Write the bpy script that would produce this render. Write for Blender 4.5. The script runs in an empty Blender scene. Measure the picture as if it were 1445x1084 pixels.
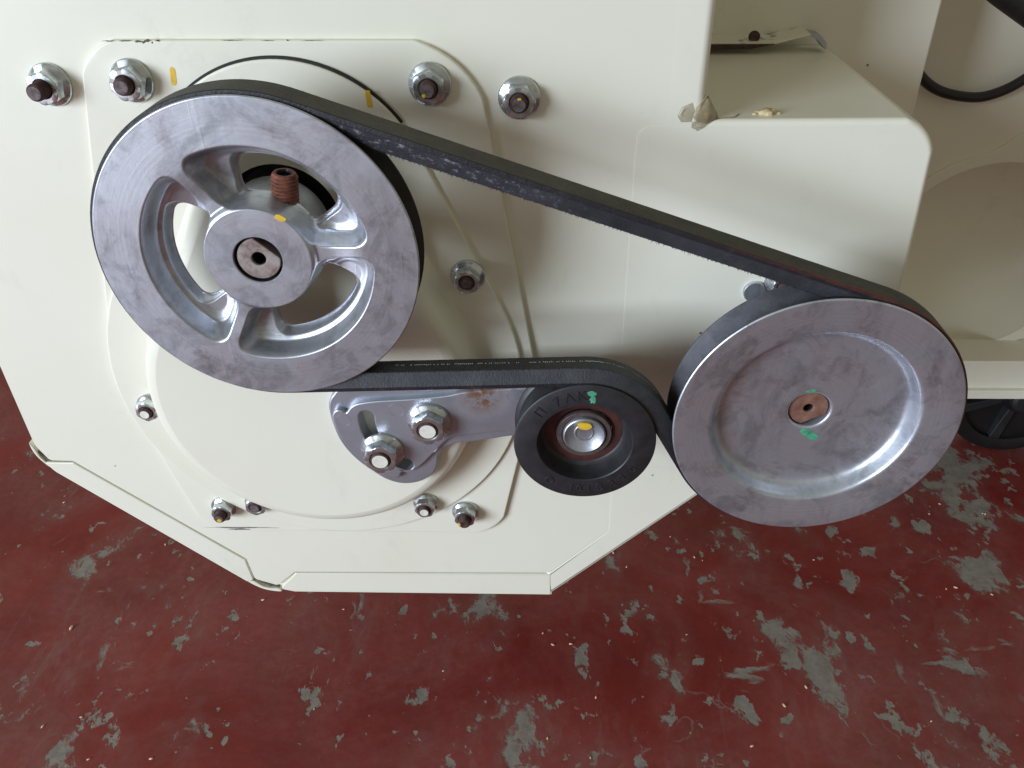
import bpy, bmesh, math, random
from mathutils import Vector, Matrix
random.seed(7)
R = math.radians
sc = bpy.context.scene
col = sc.collection
MM = 0.001
Z0 = 600.0                                   # height of the camera above the floor, mm

# ------------------------------------------------------------------ camera
cam_d = bpy.data.cameras.new('Camera')
cam = bpy.data.objects.new('Camera', cam_d); col.objects.link(cam)
cam_d.sensor_fit = 'HORIZONTAL'; cam_d.sensor_width = 36.0
cam_d.lens = 1160.0 / 1445.0 * 36.0
cam_d.clip_start = 0.01; cam_d.clip_end = 100
PITCH, YAW, ROLL = R(34.5), R(1.75), R(-0.9)
def turn(v):
    x, y, z = v
    c, s = math.cos(PITCH), math.sin(PITCH); y, z = y*c + z*s, -y*s + z*c
    c, s = math.cos(YAW), math.sin(YAW);     x, y = x*c - y*s, x*s + y*c
    c, s = math.cos(ROLL), math.sin(ROLL);   x, z = x*c - z*s, x*s + z*c
    return Vector((x, y, z))
rt, fw, up = turn((1,0,0)), turn((0,1,0)), turn((0,0,1))
cam.matrix_world = Matrix(((rt.x, up.x, -fw.x, 0), (rt.y, up.y, -fw.y, -0.427), (rt.z, up.z, -fw.z, Z0*MM), (0,0,0,1)))
sc.camera = cam

# ------------------------------------------------------------------ world, lamps, exposure
w = bpy.data.worlds.new('World'); sc.world = w; w.use_nodes = True
bg = w.node_tree.nodes['Background']
bg.inputs['Color'].default_value = (1.0, 0.955, 0.77, 1); bg.inputs['Strength'].default_value = 0.295
def area(name, loc, target, sx, sy, power, colr):
    d = bpy.data.lights.new(name, 'AREA'); d.shape = 'RECTANGLE'; d.size = sx; d.size_y = sy
    d.energy = power; d.color = colr
    o = bpy.data.objects.new(name, d); col.objects.link(o); o.location = loc
    o.rotation_euler = (Vector(target) - Vector(loc)).to_track_quat('-Z', 'Y').to_euler()
    return o
area('doorway_light', (-2.72, -2.38, 0.95), (0.0, 0, 0.30), 1.5, 1.4, 170, (0.75, 0.855, 1.0))
sc.view_settings.view_transform = 'Standard'; sc.view_settings.look = 'None'
sc.view_settings.exposure = 0.0; sc.view_settings.gamma = 1.0
sc.view_settings.use_curve_mapping = False
sc.render.engine = 'CYCLES'
sc.cycles.max_bounces = 8; sc.cycles.diffuse_bounces = 5

# ------------------------------------------------------------------ material helpers
class NT:
    def __init__(s, name):
        s.m = bpy.data.materials.new(name); s.m.use_nodes = True
        s.t = s.m.node_tree; s.n = s.t.nodes; s.b = s.n['Principled BSDF']
    def new(s, kind, **kw):
        n = s.n.new(kind)
        for k, v in kw.items(): setattr(n, k, v)
        return n
    def link(s, a, b): s.t.links.new(a, b)
    def coord(s, out='Object', scale=(1,1,1), rot=(0,0,0), loc=(0,0,0)):
        tc = s.new('ShaderNodeTexCoord'); mp = s.new('ShaderNodeMapping')
        mp.inputs['Scale'].default_value = scale; mp.inputs['Rotation'].default_value = rot
        mp.inputs['Location'].default_value = loc
        s.link(tc.outputs[out], mp.inputs['Vector']); return mp.outputs['Vector']
    def noise(s, vec, scale, detail=4, rough=.55, dist=0.0):
        n = s.new('ShaderNodeTexNoise'); n.inputs['Scale'].default_value = scale
        n.inputs['Detail'].default_value = detail; n.inputs['Roughness'].default_value = rough
        n.inputs['Distortion'].default_value = dist
        s.link(vec, n.inputs['Vector']); return n.outputs['Fac']
    def ramp(s, fac, stops):
        r = s.new('ShaderNodeValToRGB'); e = r.color_ramp.elements
        while len(e) > 1: e.remove(e[0])
        for i, (p, c) in enumerate(stops):
            el = e[0] if i == 0 else e.new(p)
            el.position = p
            el.color = (c, c, c, 1) if not hasattr(c, '__len__') else (*c, 1)
        s.link(fac, r.inputs['Fac']); return r.outputs['Color']
    def mix(s, fac, a, b, blend='MIX'):
        m = s.new('ShaderNodeMix', data_type='RGBA', blend_type=blend)
        for v, i in ((fac, 0), (a, 6), (b, 7)):
            if hasattr(v, 'is_linked') or hasattr(v, 'links'): s.link(v, m.inputs[i])
            elif hasattr(v, '__len__'): m.inputs[i].default_value = (*v, 1)
            else: m.inputs[i].default_value = v
        return m.outputs[2]
    def math(s, op, a, b=None, c=None):
        m = s.new('ShaderNodeMath', operation=op)
        for i, v in enumerate((a, b, c)):
            if v is None: continue
            if hasattr(v, 'links'): s.link(v, m.inputs[i])
            else: m.inputs[i].default_value = v
        return m.outputs[0]
    def bump(s, h, strength=.3, dist=.0005, prev=None):
        b = s.new('ShaderNodeBump'); b.inputs['Strength'].default_value = strength
        b.inputs['Distance'].default_value = dist
        s.link(h, b.inputs['Height'])
        if prev is not None: s.link(prev, b.inputs['Normal'])
        s.link(b.outputs[0], s.b.inputs['Normal']); return b.outputs[0]
    def set(s, **kw):
        for k, v in kw.items():
            i = s.b.inputs[k.replace('_', ' ')]
            if hasattr(v, 'links'): s.link(v, i)
            elif hasattr(v, '__len__'): i.default_value = (*v, 1)
            else: i.default_value = v
        return s.m

M = {}
def m_paint():
    t = NT('cream_paint'); v = t.coord()
    big = t.noise(v, 9, 5, .6)
    c = t.mix(t.ramp(big, [(.35, 0), (.7, 1)]), (.80, .782, .665), (.775, .754, .625))
    sp = t.new('ShaderNodeTexVoronoi'); sp.inputs['Scale'].default_value = 55; t.link(v, sp.inputs['Vector'])
    n2 = t.noise(v, 30, 2)
    speck = t.math('MULTIPLY', t.ramp(sp.outputs['Distance'], [(.035, 1), (.06, 0)]), t.ramp(n2, [(.60, 0), (.64, 1)]))
    c = t.mix(speck, c, (.20, .17, .12))
    smu = t.ramp(t.noise(t.coord(scale=(1, 1, .35), rot=(0, .6, 0)), 26, 8, .7), [(.60, 0), (.74, 1)])
    c = t.mix(t.math('MULTIPLY', smu, .17), c, (.42, .39, .32))
    fp = t.math('MULTIPLY', t.ramp(t.noise(v, 60, 8, .75, .5), [(.52, 0), (.66, 1)]), t.ramp(t.noise(v, 8, 3), [(.52, 0), (.66, .13)]))
    c = t.mix(fp, c, (.30, .28, .24))
    rg = t.ramp(t.noise(v, 40, 6, .6), [(.3, .30), (.7, .44)])
    t.set(Base_Color=c, Roughness=rg); t.b.inputs['Specular IOR Level'].default_value = .45
    t.bump(t.noise(v, 420, 3, .5), .06, .0004)
    return t.m
M['paint'] = m_paint()
def m_worn():      # cream paint with dark chipped spots along an edge
    t = NT('chipped_cream_paint'); v = t.coord()
    c = t.mix(t.ramp(t.noise(v, 14, 5), [(.35, 0), (.7, 1)]), (.80, .782, .665), (.77, .747, .62))
    ch = t.math('MULTIPLY', t.ramp(t.noise(v, 160, 5, .65), [(.50, 0), (.54, 1)]), t.ramp(t.noise(v, 22, 2), [(.47, 0), (.55, 1)]))
    c = t.mix(ch, c, (.09, .075, .06))
    t.set(Base_Color=c, Roughness=.42); t.bump(t.noise(v, 420, 3), .06, .0004); return t.m
M['worn'] = m_worn()
def m_cast(name, a, b, dark, rough=(.36, .58), metal=.75, scale=1.0, darkamt=.5, centre=None):
    t = NT(name); v = t.coord()
    n1 = t.noise(v, 26*scale, 8, .62, .4); n2 = t.noise(v, 95*scale, 6, .68)
    c = t.mix(t.ramp(n1, [(.32, 0), (.68, 1)]), a, b)
    dk = t.math('MULTIPLY', t.ramp(n2, [(.52, 0), (.70, 1)]), t.ramp(t.noise(v, 17*scale, 3, .5, .6), [(.48, 0), (.64, darkamt)]))
    c = t.mix(dk, c, dark)
    sm = t.ramp(t.noise(t.coord(scale=(1, 1, .25), rot=(0, .9, 0)), 60*scale, 7, .7), [(.52, 0), (.72, .28)])
    c = t.mix(sm, c, dark)
    st = t.math('MULTIPLY', t.ramp(t.noise(v, 34*scale, 9, .72, 1.2), [(.48, 0), (.60, .62)]), t.ramp(t.noise(v, 300*scale, 4, .7), [(.25, .4), (.6, 1)]))
    c = t.mix(st, c, tuple(q*.55 for q in b))
    lt = t.ramp(t.noise(v, 55*scale, 8, .75, .8), [(.58, 0), (.72, .35)])
    c = t.mix(lt, c, tuple(min(1, q*1.18) for q in a))
    rg = t.ramp(n1, [(.3, rough[0]), (.7, rough[1])])
    t.set(Base_Color=c, Roughness=rg, Metallic=metal)
    b1 = t.bump(n2, .22, .0004)
    sc_ = t.ramp(t.noise(t.coord(scale=(1, 1, .04), rot=(0, .5, 0)), 240*scale, 2, .5), [(.66, 0), (.72, 1)])
    b2 = t.bump(sc_, .12, .0002, b1)
    if centre:                                                   # faint turning rings round the pulley's axis
        sx = t.new('ShaderNodeSeparateXYZ'); t.link(v, sx.inputs[0])
        dx = t.math('SUBTRACT', sx.outputs[0], centre[0]*MM); dz = t.math('SUBTRACT', sx.outputs[2], (centre[1]+Z0)*MM)
        rad = t.math('SQRT', t.math('ADD', t.math('MULTIPLY', dx, dx), t.math('MULTIPLY', dz, dz)))
        cv = t.new('ShaderNodeCombineXYZ'); t.link(rad, cv.inputs[0])
        rn = t.noise(cv.outputs[0], 900, 4, .7)
        t.bump(rn, .16, .0002, b2)
        c2 = t.mix(t.ramp(rn, [(.45, 0), (.75, .22)]), c, dark); t.set(Base_Color=c2)
    return t.m
M['cast'] = m_cast('cast_aluminium', (.61, .638, .69), (.462, .483, .523), (.135, .138, .148), (.30, .52), .82, darkamt=.8, centre=(-133.7, -170.1))
M['cast_dark'] = m_cast('grimy_cast_aluminium', (.68, .715, .780), (.50, .525, .575), (.135, .139, .15), (.28, .50), .82, 1.0, .8, centre=(145.6, -265.6))
M['bracket'] = m_cast('die_cast_zinc', (.40, .40, .46), (.33, .33, .385), (.17, .165, .19), (.34, .5), .72, 1.5)
def m_bracket_rust():
    t = NT('die_cast_with_rust'); v = t.coord()
    n1 = t.noise(v, 30, 8, .62, .4)
    c = t.mix(t.ramp(n1, [(.32, 0), (.68, 1)]), (.48, .505, .56), (.385, .405, .452))
    g = t.new('ShaderNodeVectorMath', operation='DISTANCE'); t.link(v, g.inputs[0])
    g.inputs[1].default_value = (-.0335, -.042, (-273.5 + Z0)*MM)
    m = t.math('MULTIPLY', t.ramp(g.outputs['Value'], [(.005, 1), (.019, 0)]), t.ramp(t.noise(v, 170, 6, .7), [(.34, 0), (.52, 1)]))
    c = t.mix(m, c, (.15, .065, .028))
    t.set(Base_Color=c, Roughness=t.math('ADD', t.math('MULTIPLY', m, .3), .42), Metallic=t.math('SUBTRACT', .75, t.math('MULTIPLY', m, .7)))
    t.bump(t.noise(v, 140, 6, .68), .2, .0004); return t.m
M['bracket'] = m_bracket_rust()
def m_zinc():
    t = NT('zinc_plate'); v = t.coord()
    c = t.mix(t.ramp(t.noise(v, 120, 5), [(.35, 0), (.7, 1)]), (.66, .70, .71), (.48, .51, .52))
    c = t.mix(t.ramp(t.noise(v, 260, 5, .7), [(.58, 0), (.7, .6)]), c, (.25, .22, .18))
    t.set(Base_Color=c, Metallic=.9, Roughness=t.ramp(t.noise(v, 90, 3), [(.3, .20), (.7, .36)]))
    t.bump(t.noise(v, 500, 3), .08, .0002); return t.m
M['groove'] = m_cast('blackened_groove', (.13, .13, .145), (.07, .07, .08), (.03, .03, .034), (.4, .6), .5)
M['groove_black'] = m_cast('rubber_dusted_groove', (.045, .043, .042), (.028, .027, .027), (.015, .015, .015), (.5, .7), .2)
M['zinc'] = m_zinc()
def m_rust(name, a, b, c3, scale=260, metal=.1):
    t = NT(name); v = t.coord(); n = t.noise(v, scale, 7, .65)
    c = t.ramp(n, [(.3, a), (.5, b), (.72, c3)])
    t.set(Base_Color=c, Roughness=.78, Metallic=metal); t.bump(n, .5, .0006); return t.m
M['rust'] = m_rust('orange_rust', (.07, .022, .013), (.17, .055, .03), (.27, .10, .055))
M['rustdark'] = m_rust('brown_bolt_steel', (.028, .015, .014), (.075, .04, .036), (.14, .085, .075), 300, .35)
M['rustshaft'] = m_rust('rusty_shaft_steel', (.16, .07, .045), (.235, .115, .08), (.32, .18, .13), 160, .25)
M['greyshaft'] = m_rust('stained_shaft_steel', (.15, .08, .07), (.33, .27, .25), (.45, .40, .38), 150, .4)
M['seal'] = m_rust('red_brown_seal', (.045, .014, .012), (.065, .021, .018), (.09, .032, .027), 120, 0)
M['seal'].node_tree.nodes['Principled BSDF'].inputs['Roughness'].default_value = .5
def plain(name, c, rough=.5, metal=0, nscale=0, amt=.25, bump=0):
    t = NT(name)
    if nscale:
        v = t.coord(); n = t.noise(v, nscale, 6, .6)
        t.set(Base_Color=t.mix(t.ramp(n, [(.3, 0), (.7, 1)]), tuple(x*(1-amt) for x in c), tuple(min(1, x*(1+amt)) for x in c)))
        if bump: t.bump(n, bump, .0004)
    else: t.set(Base_Color=c)
    return t.set(Roughness=rough, Metallic=metal)
M['plastic'] = plain('black_nylon', (.022, .022, .025), .46, 0, 130, .35, .15)
M['tyre'] = plain('black_wheel_plastic', (.006, .006, .007), .5, 0, 60, .4, .1)
M['spoke'] = plain('dusty_wheel_plastic', (.014, .014, .015), .6, 0, 60, .5, .1)
M['black'] = plain('rubber_and_hole_shade', (.010, .010, .012), .55, 0, 200, .3)  # rubber seals; also painted inside drilled holes in place of shade
M['hose'] = plain('black_hose', (.012, .010, .010), .45, 0, 200, .3)
M['gasket'] = plain('black_gasket', (.012, .012, .011), .7, 0, 400, .5, .4)
M['yellow'] = plain('yellow_paint_mark', (.72, .47, .04), .5, 0, 500, .12)
M['green'] = plain('green_paint_mark', (.07, .33, .19), .6, 0, 260, .4)
M['tipsteel'] = m_rust('dull_bolt_end', (.06, .04, .04), (.16, .125, .125), (.27, .23, .23), 330, .5)
M['tipwhite'] = plain('cream_paint_on_bolt', (.74, .71, .62), .6, 0, 500, .08, .3)
M['dirt_shade'] = plain('grime_and_gap_shade', (.11, .09, .055), .9, 0, 500, .5, .5)  # grime and chips; also paints the shade in the notch gaps
M['race'] = plain('bearing_race_steel', (.20, .165, .16), .38, .7, 250, .25, .1)
M['glue'] = plain('dried_sealant', (.40, .33, .20), .35, 0, 220, .3, .4)
M['gluepale'] = plain('pale_sealant', (.60, .55, .43), .3, 0, 220, .2, .4)
for k_ in ('glue', 'gluepale'):
    M[k_].node_tree.nodes['Principled BSDF'].inputs['Transmission Weight'].default_value = .35 if k_ == 'glue' else .6
M['wax'] = plain('beige_crumb', (.58, .47, .27), .6, 0, 300, .2, .4)
M['scuff'] = plain('dark_scuff', (.16, .145, .14), .8, 0, 400, .4)
M['grain'] = plain('pale_grain', (.70, .52, .36), .7, 0, 300, .2)
M['thread'] = plain('grey_thread', (.30, .30, .285), .9, 0, 900, .3)
M['fibre'] = plain('black_fibre', (.02, .02, .024), .9)

def m_belt():
    t = NT('rubber_belt')
    uv = t.new('ShaderNodeUVMap'); uv.uv_map = 'UVMap'
    sp = t.new('ShaderNodeSeparateXYZ'); t.link(uv.outputs[0], sp.inputs[0])
    u, v = sp.outputs[0], sp.outputs[1]            # u = metres along, v: 0..1 back face, 1..2 shoulder, 2..3 flank, 3..4 inner
    ob = t.coord()
    fab = t.noise(ob, 900, 4, .7); blo = t.noise(ob, 60, 5, .6)
    top = t.mix(t.ramp(blo, [(.3, 0), (.7, 1)]), (.040, .038, .028), (.068, .065, .050))
    top = t.mix(t.ramp(fab, [(.5, 0), (.75, .5)]), top, (.15, .145, .115))
    side = t.mix(t.ramp(blo, [(.3, 0), (.7, 1)]), (.021, .022, .028), (.041, .042, .050))
    sh = (.012, .012, .015)
    isside = t.ramp(v, [(.45, 0), (.5, 1)])
    d = t.math('DIVIDE', v, 4.0)
    col_ = t.ramp(d, [(0, 0), (.24, 0), (.26, 1)])
    c = t.mix(col_, top, sh)
    c = t.mix(t.ramp(d, [(.49, 0), (.51, 1)]), c, side)
    c = t.mix(t.ramp(d, [(.74, 0), (.76, 1)]), c, (.020, .021, .020))
    dst = t.math('MULTIPLY', t.ramp(t.noise(ob, 130, 7, .75), [(.48, 0), (.72, .18)]), t.ramp(t.noise(ob, 24, 3), [(.40, .2), (.6, 1)]))
    c = t.mix(dst, c, (.16, .155, .145))
    # rust-red stain along the shoulder, chalky scuffs on the flank
    rs = t.math('MULTIPLY', t.ramp(u, [(.18, 0), (.27, 1), (.36, 1), (.42, 0)]), t.ramp(d, [(.17, 0), (.245, 1), (.33, 1), (.40, 0)]))
    rs = t.math('MULTIPLY', rs, t.ramp(t.noise(t.coord('UV', (40, 3, 1)), 3.0, 6, .7), [(.40, 0), (.60, .85)]))
    c = t.mix(rs, c, (.15, .030, .018))
    ws = t.math('MULTIPLY', t.ramp(u, [(.0, 0), (.02, 1), (.10, 1), (.15, 0)]), t.ramp(d, [(.49, 0), (.52, 1), (.70, .8), (.74, 0)]))
    ws = t.math('MULTIPLY', ws, t.ramp(t.noise(t.coord('UV', (230, 3.0, 1)), 1.0, 6, .72), [(.54, 0), (.66, .75)]))
    c = t.mix(ws, c, (.30, .31, .34))
    t.set(Base_Color=c, Roughness=t.ramp(d, [(.24, .85), (.26, .45), (.5, .45), (.52, .56)]))
    weave = t.noise(t.coord('UV', (1100, 2.5, 1)), 1.0, 3, .6)
    b1 = t.bump(fab, .5, .0006); t.bump(weave, .35, .0004, b1)
    return t.m
M['belt'] = m_belt()

def m_floor():
    t = NT('worn_red_floor_paint'); v = t.coord()
    # warped coordinates make the chip outlines ragged
    wn = t.new('ShaderNodeTexNoise'); wn.inputs['Scale'].default_value = 70; wn.inputs['Detail'].default_value = 4
    t.link(v, wn.inputs['Vector'])
    wv = t.new('ShaderNodeVectorMath', operation='MULTIPLY_ADD'); wv.inputs[1].default_value = (.011, .011, 0)
    t.link(wn.outputs['Color'], wv.inputs[0]); t.link(v, wv.inputs[2]); vv = wv.outputs[0]
    sx = t.new('ShaderNodeSeparateXYZ'); t.link(v, sx.inputs[0])
    wear = t.ramp(t.math('ADD', t.math('MULTIPLY', sx.outputs[0], .62), .5), [(.1, .02), (.9, .072)])   # more chipped towards the wheel side
    def streak(a, sxy, scale, lo, hi, det=6, ro=.6):
        mp = t.new('ShaderNodeMapping'); t.link(vv, mp.inputs['Vector'])
        mp.inputs['Rotation'].default_value = (0, 0, a); mp.inputs['Scale'].default_value = (*sxy, 1)
        n = t.noise(mp.outputs[0], scale, det, ro)
        return t.ramp(t.math('ADD', n, wear), [(lo, 0), (hi, 1)])
    chips = [streak(.5, (1, .75), 11, .634, .660, 6, .62), streak(-.7, (1, .7), 30, .662, .686, 5, .6),
             streak(.2, (1, .8), 62, .690, .718, 4, .55), streak(.9, (1, .30), 22, .700, .740, 5, .6),
             streak(-.5, (.32, 1), 24, .700, .740, 5, .6)]
    rl = t.math('ABSOLUTE', t.math('SUBTRACT', t.noise(vv, 7.5, 3, .5), .5))                 # hairline scratches
    chips.append(t.math('MULTIPLY', t.ramp(rl, [(.0012, 1), (.0030, 0)]), t.ramp(t.noise(v, 11, 4, .6), [(.57, 0), (.66, .5)])))
    chip = chips[0]
    for c in chips[1:]: chip = t.math('MAXIMUM', chip, c)
    red = t.ramp(t.noise(v, 7, 7, .65), [(.28, (.130, .0105, .0085)), (.5, (.190, .0175, .0135)), (.72, (.250, .033, .026))])
    dust_sheen = t.math('MULTIPLY', t.ramp(t.noise(v, 6, 8, .72, .8), [(.40, 0), (.72, .50)]), t.ramp(t.noise(v, 130, 5, .7), [(.3, .35), (.7, 1)]))  # pale pink dusty film; also paints in the floor's hazy sheen
    red = t.mix(dust_sheen, red, (.32, .165, .155))
    scr = t.ramp(t.noise(t.coord(scale=(1, .06, 1), rot=(0, 0, .9)), 60, 5, .6, .6), [(.62, 0), (.72, .22)])
    scr = t.math('MULTIPLY', scr, t.ramp(t.noise(v, 5, 2), [(.48, 0), (.6, 1)]))
    red = t.mix(scr, red, (.23, .17, .16))
    gry = t.ramp(t.noise(v, 75, 7, .7), [(.28, (.155, .138, .114)), (.5, (.235, .216, .184)), (.75, (.31, .288, .248))])
    halo = streak(.5, (1, .75), 11, .560, .655, 6, .62)
    red = t.mix(t.math('MULTIPLY', halo, .28), red, (.20, .12, .105))
    rub = t.math('MULTIPLY', t.ramp(t.noise(t.coord(scale=(1, .25, 1), rot=(0, 0, -.6)), 34, 8, .75), [(.54, 0), (.70, .5)]), t.ramp(t.noise(v, 6, 3), [(.44, 0), (.62, 1)]))
    red = t.mix(rub, red, (.22, .16, .145))
    worn = t.ramp(t.noise(v, 48, 6, .7), [(.30, .6), (.46, 1)])
    c = t.mix(t.math('MULTIPLY', chip, worn), red, gry)
    vo = t.new('ShaderNodeTexVoronoi'); vo.inputs['Scale'].default_value = 75; t.link(v, vo.inputs['Vector'])
    spk = t.math('MULTIPLY', t.ramp(vo.outputs['Distance'], [(.05, 1), (.085, 0)]), t.ramp(t.noise(v, 33, 2), [(.56, 0), (.6, 1)]))
    c = t.mix(spk, c, (.36, .27, .22))
    rg = t.math('ADD', t.math('MULTIPLY', chip, .35), t.ramp(t.noise(v, 18, 6, .7), [(.3, .34), (.7, .58)]))
    t.set(Base_Color=c, Roughness=rg); t.b.inputs['Specular IOR Level'].default_value = .5
    b1 = t.bump(t.math('SUBTRACT', 1.0, chip), .4, .0008)
    t.bump(t.noise(v, 160, 6, .7), .25, .0008, b1)
    return t.m
M['floor'] = m_floor()

# ------------------------------------------------------------------ geometry helpers (millimetres, camera-height z; y = 0 is the panel face, negative towards the viewer)
def pt(x, y, z): return (x*MM, y*MM, (z + Z0)*MM)
def mesh(name, vs, fs, mat, parent=None, smooth=True, sharp=35, raw=False):
    me = bpy.data.meshes.new(name)
    me.from_pydata(vs if raw else [pt(*v) for v in vs], [], fs)
    bm = bmesh.new(); bm.from_mesh(me)
    bmesh.ops.remove_doubles(bm, verts=bm.verts, dist=1e-6)
    bmesh.ops.recalc_face_normals(bm, faces=bm.faces)
    bm.to_mesh(me); bm.free()
    me.materials.append(M[mat] if isinstance(mat, str) else mat)
    if smooth:
        me.shade_smooth(); me.set_sharp_from_angle(angle=R(sharp))
    o = bpy.data.objects.new(name, me); col.objects.link(o)
    if parent is not None: o.parent = parent
    return o
def thing(name, label, cat, group=None):
    o = bpy.data.objects.new(name, None); col.objects.link(o); o.empty_display_size = .01
    return tag(o, label, cat, group)
def tag(o, label, cat, group=None):
    o['label'] = label; o['category'] = cat
    if group: o['group'] = group
    return o
def lathe(name, prof, c, y, mat, parent=None, n=96, sharp=35, closed=False):
    """prof: list of (radius, height towards the viewer); c = (x, z) axis; y = plane of height 0"""
    vs, fs = [], []
    k = len(prof)
    for i in range(n):
        a = 2*math.pi*i/n
        for r, h in prof: vs.append((c[0] + r*math.cos(a), y - h, c[1] + r*math.sin(a)))
    for i in range(n):
        j = (i+1) % n
        for q in range(k if closed else k-1):
            q2 = (q+1) % k
            fs.append((i*k+q, j*k+q, j*k+q2, i*k+q2))
    return mesh(name, vs, fs, mat, parent, True, sharp)
def inset(poly, d):
    n = len(poly); out = []
    area_ = sum(poly[i][0]*poly[(i+1) % n][1] - poly[(i+1) % n][0]*poly[i][1] for i in range(n))
    s = 1 if area_ > 0 else -1
    for i in range(n):
        a, b, c = Vector(poly[i-1]), Vector(poly[i]), Vector(poly[(i+1) % n])
        e1, e2 = (b-a), (c-b)
        if e1.length < 1e-9 or e2.length < 1e-9: out.append(poly[i]); continue
        e1.normalize(); e2.normalize()
        n1, n2 = Vector((-e1.y, e1.x)), Vector((-e2.y, e2.x))
        m = n1 + n2
        if m.length < 1e-6: m = n1
        m.normalize(); k = d / max(.35, m.dot(n1))
        out.append(tuple(b + m*k*s))
    return out
def slab(name, poly, y0, y1, mat, parent=None, bev=.6, seg=3, holes=(), sharp=40):
    """solid of outline poly (x, z) from y0 (back) to y1 (front) with a rounded front edge, and through holes"""
    bm = bmesh.new()
    def ring(p, y): return [bm.verts.new(pt(x, y, z)) for x, z in p]
    def wall(a, b):
        n = len(a)
        for i in range(n): bm.faces.new((a[i], a[(i+1) % n], b[(i+1) % n], b[i]))
    fr, bk = [], []
    for p, sgn in [(poly, 1)] + [(h, -1) for h in holes]:
        r0 = ring(p, y0); bk.append(r0); prev = r0
        if bev > 0:
            for q in range(seg+1):
                a = math.pi/2*q/seg
                r = ring(inset(p, sgn*bev*(1-math.cos(a))), y1 + bev*(1 - math.sin(a)))
                wall(prev, r); prev = r
        else:
            r = ring(p, y1); wall(prev, r); prev = r
        fr.append(prev)
    for loops in (fr, bk):
        es = []
        for l in loops:
            for i in range(len(l)):
                e = bm.edges.get((l[i], l[(i+1) % len(l)])) or bm.edges.new((l[i], l[(i+1) % len(l)]))
                es.append(e)
        bmesh.ops.triangle_fill(bm, edges=es, use_beauty=True)
    bmesh.ops.recalc_face_normals(bm, faces=bm.faces)
    me = bpy.data.meshes.new(name); bm.to_mesh(me); bm.free()
    me.materials.append(M[mat]); me.shade_smooth(); me.set_sharp_from_angle(angle=R(sharp))
    o = bpy.data.objects.new(name, me); col.objects.link(o)
    wn = o.modifiers.new('face_normals', 'WEIGHTED_NORMAL'); wn.keep_sharp = True; wn.weight = 100
    if parent is not None: o.parent = parent
    return o
def rounded(pts, n=7):
    """pts: (x, z, radius) corners -> polyline with arcs"""
    out = []
    k = len(pts)
    for i in range(k):
        a, b, c = pts[i-1], pts[i], pts[(i+1) % k]
        r = b[2] if len(b) > 2 else 0
        B = Vector(b[:2])
        if r <= 0: out.append(tuple(B)); continue
        u, v = (Vector(a[:2]) - B).normalized(), (Vector(c[:2]) - B).normalized()
        ang = u.angle(v); d = r / math.tan(ang/2)
        d = min(d, .49*(Vector(a[:2])-B).length, .49*(Vector(c[:2])-B).length)
        p0, p2 = B + u*d, B + v*d
        for q in range(n+1):
            t = q/n; out.append(tuple(p0*(1-t)**2 + B*2*t*(1-t)*(.55 + .0*t) + B*0 + p2*t*t + (p0+p2)*.5*2*t*(1-t)*.45))
    return out
def smooth2d(p, n=4):
    """closed smooth curve through the points"""
    out = []; k = len(p)
    for i in range(k):
        a, b, c, d = (Vector(p[(i+q) % k]) for q in (-1, 0, 1, 2))
        for q in range(n):
            t = q/n; out.append(tuple(.5*((2*b) + (c-a)*t + (2*a-5*b+4*c-d)*t*t + (3*b-a-3*c+d)*t**3)))
    return out
def hull(c1, r1, c2, r2, n=40):
    """outline of the convex hull of two circles (c1 above c2)"""
    d = math.hypot(c2[0]-c1[0], c2[1]-c1[1]); phi = math.atan2(c1[1]-c2[1], c1[0]-c2[0])
    g = math.acos((r2-r1)/d)
    out = []
    for i in range(n+1):
        a = phi - g + 2*g*i/n; out.append((c1[0]+r1*math.cos(a), c1[1]+r1*math.sin(a)))
    m = 2*n
    for i in range(m+1):
        a = phi + g + (2*math.pi-2*g)*i/m; out.append((c2[0]+r2*math.cos(a), c2[1]+r2*math.sin(a)))
    return out
def circle(c, r, n=48): return [(c[0]+r*math.cos(2*math.pi*i/n), c[1]+r*math.sin(2*math.pi*i/n)) for i in range(n)]
def tube(name, pts3, r, mat, parent=None, n=14):
    P = [Vector(pt(*p)) for p in pts3]; vs, fs = [], []
    for i, p in enumerate(P):
        t = (P[min(i+1, len(P)-1)] - P[max(i-1, 0)]).normalized()
        a = t.cross(Vector((0, 1, 0)));  a = a.normalized() if a.length > 1e-4 else Vector((1, 0, 0))
        b = t.cross(a)
        for k in range(n):
            g = 2*math.pi*k/n; vs.append(tuple(p + (a*math.cos(g) + b*math.sin(g))*r*MM))
    for i in range(len(P)-1):
        for k in range(n): fs.append((i*n+k, i*n+(k+1) % n, (i+1)*n+(k+1) % n, (i+1)*n+k))
    fs.append(tuple(range(n))); fs.append(tuple((len(P)-1)*n+k for k in range(n)))
    return mesh(name, vs, fs, mat, parent, True, 50, raw=True)
def smooth_path(p, n=10):
    out = []
    for i in range(len(p)-1):
        a, b, c, d = (Vector(p[max(i-1, 0)]), Vector(p[i]), Vector(p[i+1]), Vector(p[min(i+2, len(p)-1)]))
        for q in range(n):
            t = q/n
            out.append(tuple(.5*((2*b) + (c-a)*t + (2*a-5*b+4*c-d)*t*t + (3*b-a-3*c+d)*t**3)))
    out.append(tuple(p[-1])); return out
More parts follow.
